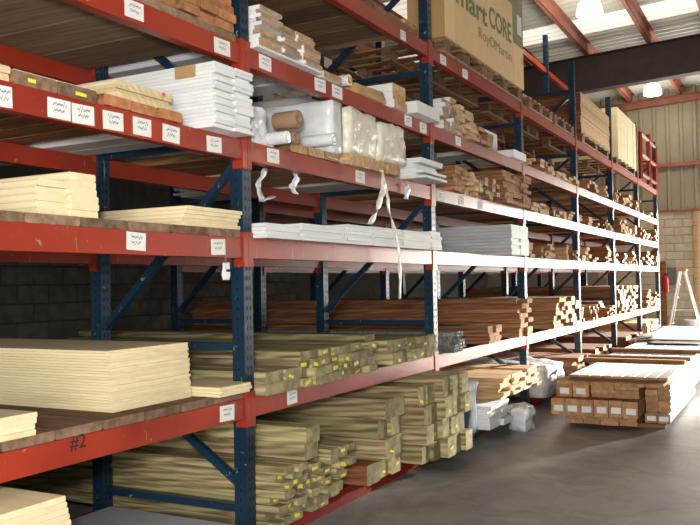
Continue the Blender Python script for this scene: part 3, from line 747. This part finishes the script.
# --- fourth bay and beyond
b = 2
wrapped('foil_bundle', 'silvery wrapped bundle at floor level beyond the third blue post', 'bundle', b, TOP['F'], 545, 566, 366, .15, 2.5, M['foil'], .05, 51, (9,28,9), 8, .6)
zE = pallet(8.75, 9.75, RY-.02, RY+1.0, TOP['E'], 'empty tan pallet beside the cardboard unit, top shelf')
pallet(9.85, 10.85, RY-.02, RY+1.0, TOP['E'], 'empty tan pallet left of the fourth blue post, top shelf')
stack('long_tan_board', 'long tan board laid across the empty pallets', 'board', b, zE, 0, 0, 0, -.05, .4, .03, .25, M['tan'], M['pale_end'], xr=(8.72, 10.9), zt=zE+.035)
zE2 = pallet(11.35, 13.2, RY-.02, RY+1.0, TOP['E'], 'tan pallet under the brown panel block, top shelf')
stack('brown_sheet', 'reddish brown panel in the square block on the top shelf', 'panel', 3, zE2, 580, 610, 89, -.02, 9, .055, 1.3, M['redwood'], M['tan'], oj=.008, rj=0, zt=onY(580,90,RY).z)
zE3 = pallet(13.85, 15.7, RY-.02, RY+1.0, TOP['E'], 'tan pallet under the smooth beige unit, top shelf')
stack('beige_sheet', 'smooth beige panel standing upright in the unit on the top shelf', 'panel', 4, zE3, 617, 638, 105, -.01, .3, 2.0, 1.1, M['cream'], M['cream'], oj=.004, rj=0, zt=onY(617,106,RY).z, gap=.006)
stack('tan_sheet', 'tan panel standing upright behind the red steel frame', 'panel', 5, TOP['E'], 0, 0, 0, -.12, .45, 2.0, .04, M['tan'], M['tan'], xr=(16.3, 17.2), zt=4.22, oj=0, rj=0)
# red steel guard frame at the end of the top shelf
fr = empty('steel_guard_frame', (17.3, RY-.03, TOP['E']))
def fbar(p, q, n='frame_bar', t=.05): mb = MB(); mb.bar(p, q, t, t, up=(.3,.5,.81)); mb.obj(n, M['red'], parent=fr)
for x in (-1.05, 0.0, .95): fbar((x, 0, 0), (x, 0, 1.0-.1*abs(x)), 'frame_upright', .06)
for z in (.12, .5, .88): fbar((-1.05, 0, z), (.95, 0, z), 'frame_rail')
fbar((.95, 0, .5), (.95, .9, .5)); fbar((.95, .9, 0), (.95, .9, 1.0), 'frame_upright', .06)
tag(fr, 'red steel guard frame at the far end of the top shelf', 'frame')

# loose lengths on the far shelves
ORD = {2: 'fourth', 3: 'fifth', 4: 'sixth', 5: 'seventh'}
SH = {'F': 'floor beam', 'A': 'lowest shelf', 'B': 'second shelf', 'C': 'third shelf', 'D': 'fourth shelf'}
def filler(bay, lv, dens, hmin, hmax, seed, wood_mix=('brown','brown','redwood','tan'), hi_=None):
    rd = random.Random(seed); lo, hi = bayrange(bay); hi = hi_ or hi; x = lo+.03
    lab = 'wood moulding in the loose piles on the %s of the %s bay' % (SH[lv], ORD[bay])
    while x < hi-.12:
        w_ = rd.choice((.06,.08,.12,.18,.24)); h_ = rd.uniform(hmin, hmax); t = rd.choice((.03,.04,.05))
        if x+w_ > hi-.02: break
        if rd.random() < dens:
            mt = M[rd.choice(wood_mix)]; nr = max(1, round(h_/t)); ov = rd.uniform(-.04, .10); ln = rd.choice((1.8, 2.4))
            me = board_mesh('wood_moulding', w_, t-.001, ln, mt, M['pale_end'])
            for r in range(nr):
                o = obj('wood_moulding', me, (x+w_/2+rd.uniform(-.006,.006), RY-ov+rd.uniform(-.03,.03), TOP[lv]+r*t))
                tag(o, lab, 'moulding', lab)
        x += w_+rd.choice((.02,.05,.12,.2))
filler(2,'D',.8,.04,.10,1); filler(3,'D',.7,.04,.16,2); filler(4,'D',.7,.05,.22,3); filler(5,'D',.6,.05,.2,4)
filler(2,'C',.8,.06,.14,5); filler(3,'C',.8,.05,.16,6); filler(4,'C',.8,.06,.22,7); filler(5,'C',.8,.06,.25,8)
filler(2,'B',.8,.10,.22,9); filler(3,'B',.8,.06,.24,10); filler(4,'B',.8,.06,.26,11); filler(5,'B',.9,.1,.3,12)
filler(3,'A',.8,.06,.3,14); filler(5,'A',.9,.1,.5,16)
stack('brown_board', 'brown board in the low long pile on the lowest shelf, fourth bay', 'board', 2, 'A', 556, 567, 302, .04, .2, .05, 2.6, B_, BE, xr=(9.6, 10.6), oj=.06, zt=TOP['A']+.36)
filler(2,'A',.5,.06,.2,13, hi_=9.5)
stack('tan_board', 'tan board in the tall pile on the lowest shelf, sixth bay', 'board', 4, 'A', 612, 625, 281, .04, .2, .055, 2.6, B_, M['pale_end'], xr=(13.7, 15.2), oj=.05, zt=TOP['A']+.45)
stack('brown_board', 'brown board in the pile at floor level, fifth bay', 'board', 3, 'F', 0,0,0, .1, .2, .05, 2.5, M['redwood'], BE, xr=(11.3, 12.3), zt=.42, oj=.06)
stack('brown_board', 'brown board in the pile at floor level, sixth bay', 'board', 4, 'F', 0,0,0, .1, .22, .06, 2.5, M['redwood'], BE, xr=(13.8, 15.2), zt=.42, oj=.06)
stack('tan_board', 'tan board in the pile at floor level, last bay', 'board', 5, 'F', 0,0,0, .05, .25, .06, 2.5, M['tan'], M['pale_end'], xr=(16.2, 18.0), zt=.52, oj=.06)
stack('brown_board', 'brown board low at floor level, fourth bay', 'board', 2, 'F', 0,0,0, .1, .22, .05, 2.5, B_, BE, xr=(10.2, 10.9), zt=.40, oj=.06)

# ------------------------------------------------------------------ pile on the aisle floor (boards run along the aisle)
def fstack(name, label, cat, x0, x1, y0, y1, z0, z1, nc, nr, mat, emat, oj=.03, lab=0, ragged=0):
    cw = (y1-y0)/nc; rh = (z1-z0)/nr; me = board_mesh(name, cw-.004, rh-.001, x1-x0, mat, emat, 0); out = []
    for r in range(nr):
        for c in range(nc):
            if r == nr-1 and random.random() < ragged: continue
            o = obj(name, me, (x0+random.uniform(-oj, oj), y0+(c+.5)*cw, z0+r*rh), rot=(0,0,random.uniform(-.0006,.0006)))
            tag(o, which(label, r, c, nr, nc, 'right'), cat, label); out.append(o)
            if lab:
                mb = MB(); mb.box((-.0015, -min(.042,cw*.36), 0), (-.0002, min(.042,cw*.36), min(.055, rh*.5)))
                mb.obj('white_label', M['white'], (0, random.uniform(-.006,.006), rh*.22), o)
    return out
for k in range(4):
    mb = MB(); mb.prism(1, (-.045, 0, 0), (.045, .86 if k else .8, .04), .004, 0, 0)
    tag(mb.obj('bearer', M['deck'], (7.95+k*.85, 1.02, 0)), 'wooden bearer on the floor under the aisle pile', 'bearer', 'bearers under the aisle pile')
fstack('dark_board', 'reddish board at the bottom of the aisle pile', 'board', 7.66, 10.1, 1.22, 1.86, .041, .115, 4, 2, M['redwood'], M['brown_end'], .04)
fstack('long_carton', 'long brown carton with a white end label, lower row of the aisle pile', 'box', 7.64, 10.1, 1.21, 1.98, .116, .265, 6, 1, M['brown'], M['brown_end'], .02, 1)
fstack('long_carton', 'long brown carton with a white end label, upper left of the aisle pile', 'box', 7.78, 10.1, 1.66, 1.96, .266, .385, 2, 1, M['brown'], M['brown_end'], .01, 1)
fstack('brown_board', 'brown board beside the upper labelled cartons of the aisle pile', 'board', 7.80, 10.1, 1.22, 1.65, .266, .385, 2, 3, M['brown'], M['brown_end'], .03)
fstack('white_board', 'long white board on the aisle side of the pile', 'board', 8.0, 12.2, .98, 1.20, .13, .385, 2, 5, M['white'], M['brown_end'], .03)
fstack('labelled_board', 'brown-ended board with a white label on the aisle side of the pile', 'board', 7.92, 10.1, .98, 1.20, .041, .129, 2, 1, M['white'], M['brown_end'], .01, 1)
fstack('warped_board', 'grey board in the layer under the pale top boards of the aisle pile', 'board', 7.72, 9.9, 1.0, 1.95, .386, .416, 6, 1, M['tan'], M['brown_end'], .05)
fstack('pale_board', 'pale sunlit board on top of the aisle pile', 'board', 7.85, 9.1, .98, 1.86, .44, .462, 9, 1, M['white'], M['brown_end'], .02)
for k, (x, y0, y1, z) in enumerate(((7.92,1.0,1.86,.4165),(8.95,1.0,1.86,.4165))):
    mb = MB(); mb.prism(1, (-.04, 0, 0), (.04, y1-y0, .022), .003, 0, 0)
    tag(mb.obj('spacer_strip', M['deck'], (x, y0, z)), 'thin spacer strip under the pale boards, %s' % ('nearer one' if k == 0 else 'farther one'), 'strip')
fstack('pale_board', 'pale board at the far end of the aisle pile', 'board', 9.2, 12.4, 1.0, 1.95, .417, .447, 6, 1, M['white'], M['tan'], .05)
for k, (x, y0, y1, lab) in enumerate(((9.25,.98,2.02,'nearer batten lying across the aisle pile'), (9.62,.96,2.06,'middle batten lying across the aisle pile'), (10.6,.9,1.98,'farther batten lying across the aisle pile'))):
    mb = MB(); mb.prism(1, (-.05, 0, 0), (.05, y1-y0, .045), .005, 0, 0)
    tag(mb.obj('batten', M['brown'], (x, y0, .448), rot=(0,0,-.06)), lab, 'batten')
# farther pile under a white sheet
fstack('stacked_board', 'board in the far pile under the white sheet', 'board', 12.6, 15.8, 1.0, 2.0, .041, .46, 4, 5, M['brown'], M['brown_end'], .04)
for k in range(3):
    mb = MB(); mb.prism(1, (-.045, 0, 0), (.045, .9, .04), .004, 0, 0)
    tag(mb.obj('bearer', M['deck'], (12.9+k*1.2, 1.05, 0)), 'wooden bearer on the floor under the far pile', 'bearer', 'bearers under the far pile')
def sheet(name, label, cat, x0, x1, y0, y1, z, mat, amp, seed, n=(20,10), rough_edge=.05, th=.006):
    mb = MB(); nx, ny = n; top = []; rd = random.Random(seed)
    for s in (1, 0):
        for i in range(nx+1):
            for j in range(ny+1):
                ex = rough_edge*noise.noise(Vector((seed, j*.7, 0)))*(1 if i in (0, nx) else 0)
                ey = rough_edge*noise.noise(Vector((i*.6, seed, 0)))*(1 if j in (0, ny) else 0)
                zz = amp*(noise.noise(Vector((i*.35+seed, j*.4, 0)))+1)
                top.append(((x1-x0)*(i/nx-.5)+ex, (y1-y0)*(j/ny-.5)+ey, zz+s*th))
    q = (nx+1)*(ny+1); idx = lambda i, j, s: s*q+i*(ny+1)+j
    fs = []
    for i in range(nx):
        for j in range(ny):
            fs += [(idx(i,j,0),idx(i+1,j,0),idx(i+1,j+1,0),idx(i,j+1,0)), (idx(i,j,1),idx(i,j+1,1),idx(i+1,j+1,1),idx(i+1,j,1))]
        fs += [(idx(i,0,0),idx(i,0,1),idx(i+1,0,1),idx(i+1,0,0)), (idx(i,ny,0),idx(i+1,ny,0),idx(i+1,ny,1),idx(i,ny,1))]
    for j in range(ny):
        fs += [(idx(0,j,0),idx(0,j+1,0),idx(0,j+1,1),idx(0,j,1)), (idx(nx,j,0),idx(nx,j,1),idx(nx,j+1,1),idx(nx,j+1,0))]
    mb.add(top, fs, 0, True)
    return tag(mb.obj(name, mat, ((x0+x1)/2, (y0+y1)/2, z)), label, cat)
sheet('white_sheet', 'white protective sheet covering the far pile in the aisle', 'sheet', 12.45, 15.9, .95, 2.05, .462, M['white'], .012, 3)
sheet('black_scrap', 'ragged black plastic scrap on the white sheet, nearer the ladder', 'plastic scrap', 11.9, 12.35, 1.05, 1.75, .449, M['black'], .012, 9, (8,10), .12)
sheet('black_scrap', 'ragged black plastic scrap by the left edge of the aisle pile', 'plastic scrap', 12.5, 13.0, 1.75, 2.0, .495, M['black'], .012, 15, (8,6), .1)

# ------------------------------------------------------------------ loose hanging bits
def ribbon(name, label, pts, w_, mat, seed, th=.003):
    mb = MB(); rd = random.Random(seed); vs = []
    o0 = Vector(pts[0])
    P = []
    for a, c_ in zip(pts[:-1], pts[1:]):
        for k in range(4): P.append(Vector(a).lerp(Vector(c_), k/4))
    P.append(Vector(pts[-1]))
    for i, q in enumerate(P):
        a = noise.noise(Vector((i*.5, seed, 0)))*1.2; ww = w_*(1+.35*noise.noise(Vector((i*.7, seed, 5))))
        dx = Vector((math.cos(a), math.sin(a), 0))*ww/2; nn = Vector((-math.sin(a), math.cos(a), 0))*th/2
        jit = Vector((noise.noise(Vector((i*.9, seed, 9))), noise.noise(Vector((i*.9, seed, 19))), 0))*.012
        q = q - o0 + jit
        vs += [q-dx-nn, q+dx-nn, q+dx+nn, q-dx+nn]
    n = len(P); fs = [(0,1,2,3), ((n-1)*4+3,(n-1)*4+2,(n-1)*4+1,(n-1)*4)]
    for i in range(n-1):
        for k in range(4): fs.append((i*4+k, i*4+(k+1)%4, (i+1)*4+(k+1)%4, (i+1)*4+k))
    mb.add(vs, fs, 0, True)
    return tag(mb.obj(name, mat, tuple(o0)), label, 'plastic strip')
yf = RY-.10
def W(px, py, Y=yf): return tuple(onY(px, py, Y))
ribbon('plastic_strip', 'long torn plastic strip hanging down over the second shelf', [W(382,170), W(386,188), W(389,210), W(396,235), W(400,262), W(400,299)], .035, M['creamwrap'], 2)
ribbon('plastic_strip', 'shorter torn plastic strip slanting left over the second shelf', [W(382,170,yf-.03), W(384,188,yf-.03), W(378,208,yf-.03), W(370,224,yf-.03)], .06, M['creamwrap'], 5)
ribbon('plastic_strip', 'crumpled plastic edge drooping from the third shelf beam', [W(330,157), W(345,163), W(362,167), W(380,171)], .05, M['plastic'], 8)
ribbon('plastic_strip', 'small plastic scrap on the third shelf beam beside the second blue post', [W(407,184,RY-.03), W(408,190,RY-.03), W(406,199,RY-.03)], .07, M['plastic'], 12)
p = onY(226, 262, RY-.02)
me = lumpy('paper_tag', (.06, .012, .085), M['white'], .010, (5,2,6), 77, 30, .8)
o = tag(obj('paper_tag', me, (p.x, p.y, onY(226,280,RY-.02).z)), 'white paper tag hanging below the second shelf beam by the first post', 'tag')
small('pen_stroke', o, .03, .012, M['ink_black'], 0, .04, -.013)
mb = MB(); mb.bar((0,0,.08),(0,0,.125),.003,.003, up=(1,0,0)); mb.obj('string', M['ink_grey'], parent=o)
ribbon('plastic_strip', 'bunched clear film hanging under the third shelf beside the first blue post', [W(293,168,RY+.1), W(297,178,RY+.1), W(292,188,RY+.1), W(296,194,RY+.1)], .06, M['plastic'], 21)
ribbon('plastic_strip', 'tangled film sagging between the first blue post and the white boards', [W(266,168,RY+.15), W(258,185,RY+.15), W(262,202,RY+.15), W(274,196,RY+.15)], .05, M['foil'], 27)
# ------------------------------------------------------------------ far end of the aisle: ladder, bucket, boards
XL = 20.5
yt, yl, yr = onX(682,270,XL).y, onX(669,331,XL).y, onX(703,331,XL).y
lad = empty('step_ladder', (XL, (yl+yr)/2, 0)); HL = 1.5
Yt = yt-(yl+yr)/2; Yl = yl-(yl+yr)/2; Yr = yr-(yl+yr)/2
for s in (-1, 1):
    mb = MB(); mb.bar((s*.24, Yl, 0), (s*.16, Yt+.04, HL), .03, .07); mb.obj('front_rail', M['alu'], parent=lad)
    mb = MB(); mb.bar((s*.24, Yr, 0), (s*.16, Yt-.06, HL), .03, .05); mb.obj('rear_rail', M['alu'], parent=lad)
for k in range(4):
    t = (k+1)/5; y = Yl+(Yt+.04-Yl)*t; hw = .24-.08*t
    mb = MB(); mb.box((-hw, y-.045, HL*t-.012), (hw, y+.045, HL*t+.012)); mb.obj('step', M['alu'], parent=lad)
for t in (.25, .6):
    y = Yr+(Yt-.06-Yr)*t; hw = .24-.08*t
    mb = MB(); mb.box((-hw, y-.012, HL*t-.015), (hw, y+.012, HL*t+.015)); mb.obj('rear_brace', M['alu'], parent=lad)
mb = MB(); mb.box((-.19, Yt-.11, HL-.0), (.19, Yt+.10, HL+.05), ch=.01); mb.obj('top_cap', M['orange'], parent=lad)
mb = MB(); mb.bar((.2, Yl*.62+Yt*.38, HL*.4), (.2, Yr*.62+Yt*.38, HL*.4), .012, .02, up=(0,0,1)); mb.obj('spreader', M['alu'], parent=lad)
tag(lad, 'aluminium step ladder with orange cap by the end wall', 'ladder')
y = onX(691,328,21.0).y
e = empty('bucket', (21.0, y, 0))
mb = MB(); mb.lathe([(0,0),(.12,0),(.14,.33),(.148,.34),(.148,.36),(.135,.36),(.118,.02),(0,.02)], 24); mb.obj('pail', M['bucket'], parent=e)
mb = MB()
pts = [(0.146*math.cos(a), .03, .33-.16*math.sin(a)) for a in [math.pi*k/10 for k in range(11)]]
pts = [(.15*math.cos(math.pi*k/10), -.10-.05*math.sin(math.pi*k/10), .33-.14*math.sin(math.pi*k/10)) for k in range(11)]
for a, c_ in zip(pts[:-1], pts[1:]): mb.bar(a, c_, .006, .006, up=(.2,.9,.1))
mb.obj('handle', M['grey'], parent=e)
tag(e, 'whitish bucket standing behind the step ladder', 'bucket')
p = onX(665, 300, 20.6)
mb = MB(); mb.prism(2, (-.02,-.07,0), (.02,.07,1.75), .004, 0, 0)
tag(mb.obj('leaning_board', M['brown'], (20.6, p.y+.03, 0), rot=(0,.04,0)), 'orange-brown board standing upright at the end of the rack', 'board')
p = onX(666, 283, 20.45)
e = empty('fire_extinguisher', (20.45, p.y, 1.02))
mb = MB(); mb.lathe([(0,0),(.055,0),(.06,.01),(.06,.30),(.045,.35),(.02,.37),(.02,.39),(0,.39)], 16); mb.obj('cylinder', M['extred'], parent=e)
mb = MB(); mb.box((-.015,-.06,.39),(.015,.05,.41)); mb.box((-.015,-.08,.42),(.015,.03,.435)); mb.box((-.01,-.01,.41),(.01,.01,.42)); mb.obj('valve_handle', M['ink_black'], parent=e)
mb = MB(); mb.bar((0,.05,.39),(.0,.085,.25),.014,.014); mb.bar((0,.085,.25),(0,.07,.06),.014,.014); mb.obj('hose', M['ink_black'], parent=e)
tag(e, 'red fire extinguisher hung at the end of the rack', 'fire extinguisher')
p = onX(671, 277, XE-.06)
e = empty('electrical_box', (XE-.0, p.y, p.z-.2))
mb = MB(); mb.box((-.09,-.13,0),(-.002,.13,.42), ch=.01); mb.obj('housing', M['grey'], parent=e)
mb = MB(); mb.box((-.097,-.11,.02),(-.091,.11,.40)); mb.obj('cover', M['grey'], parent=e)
tag(e, 'grey electrical box on the block wall', 'electrical box')
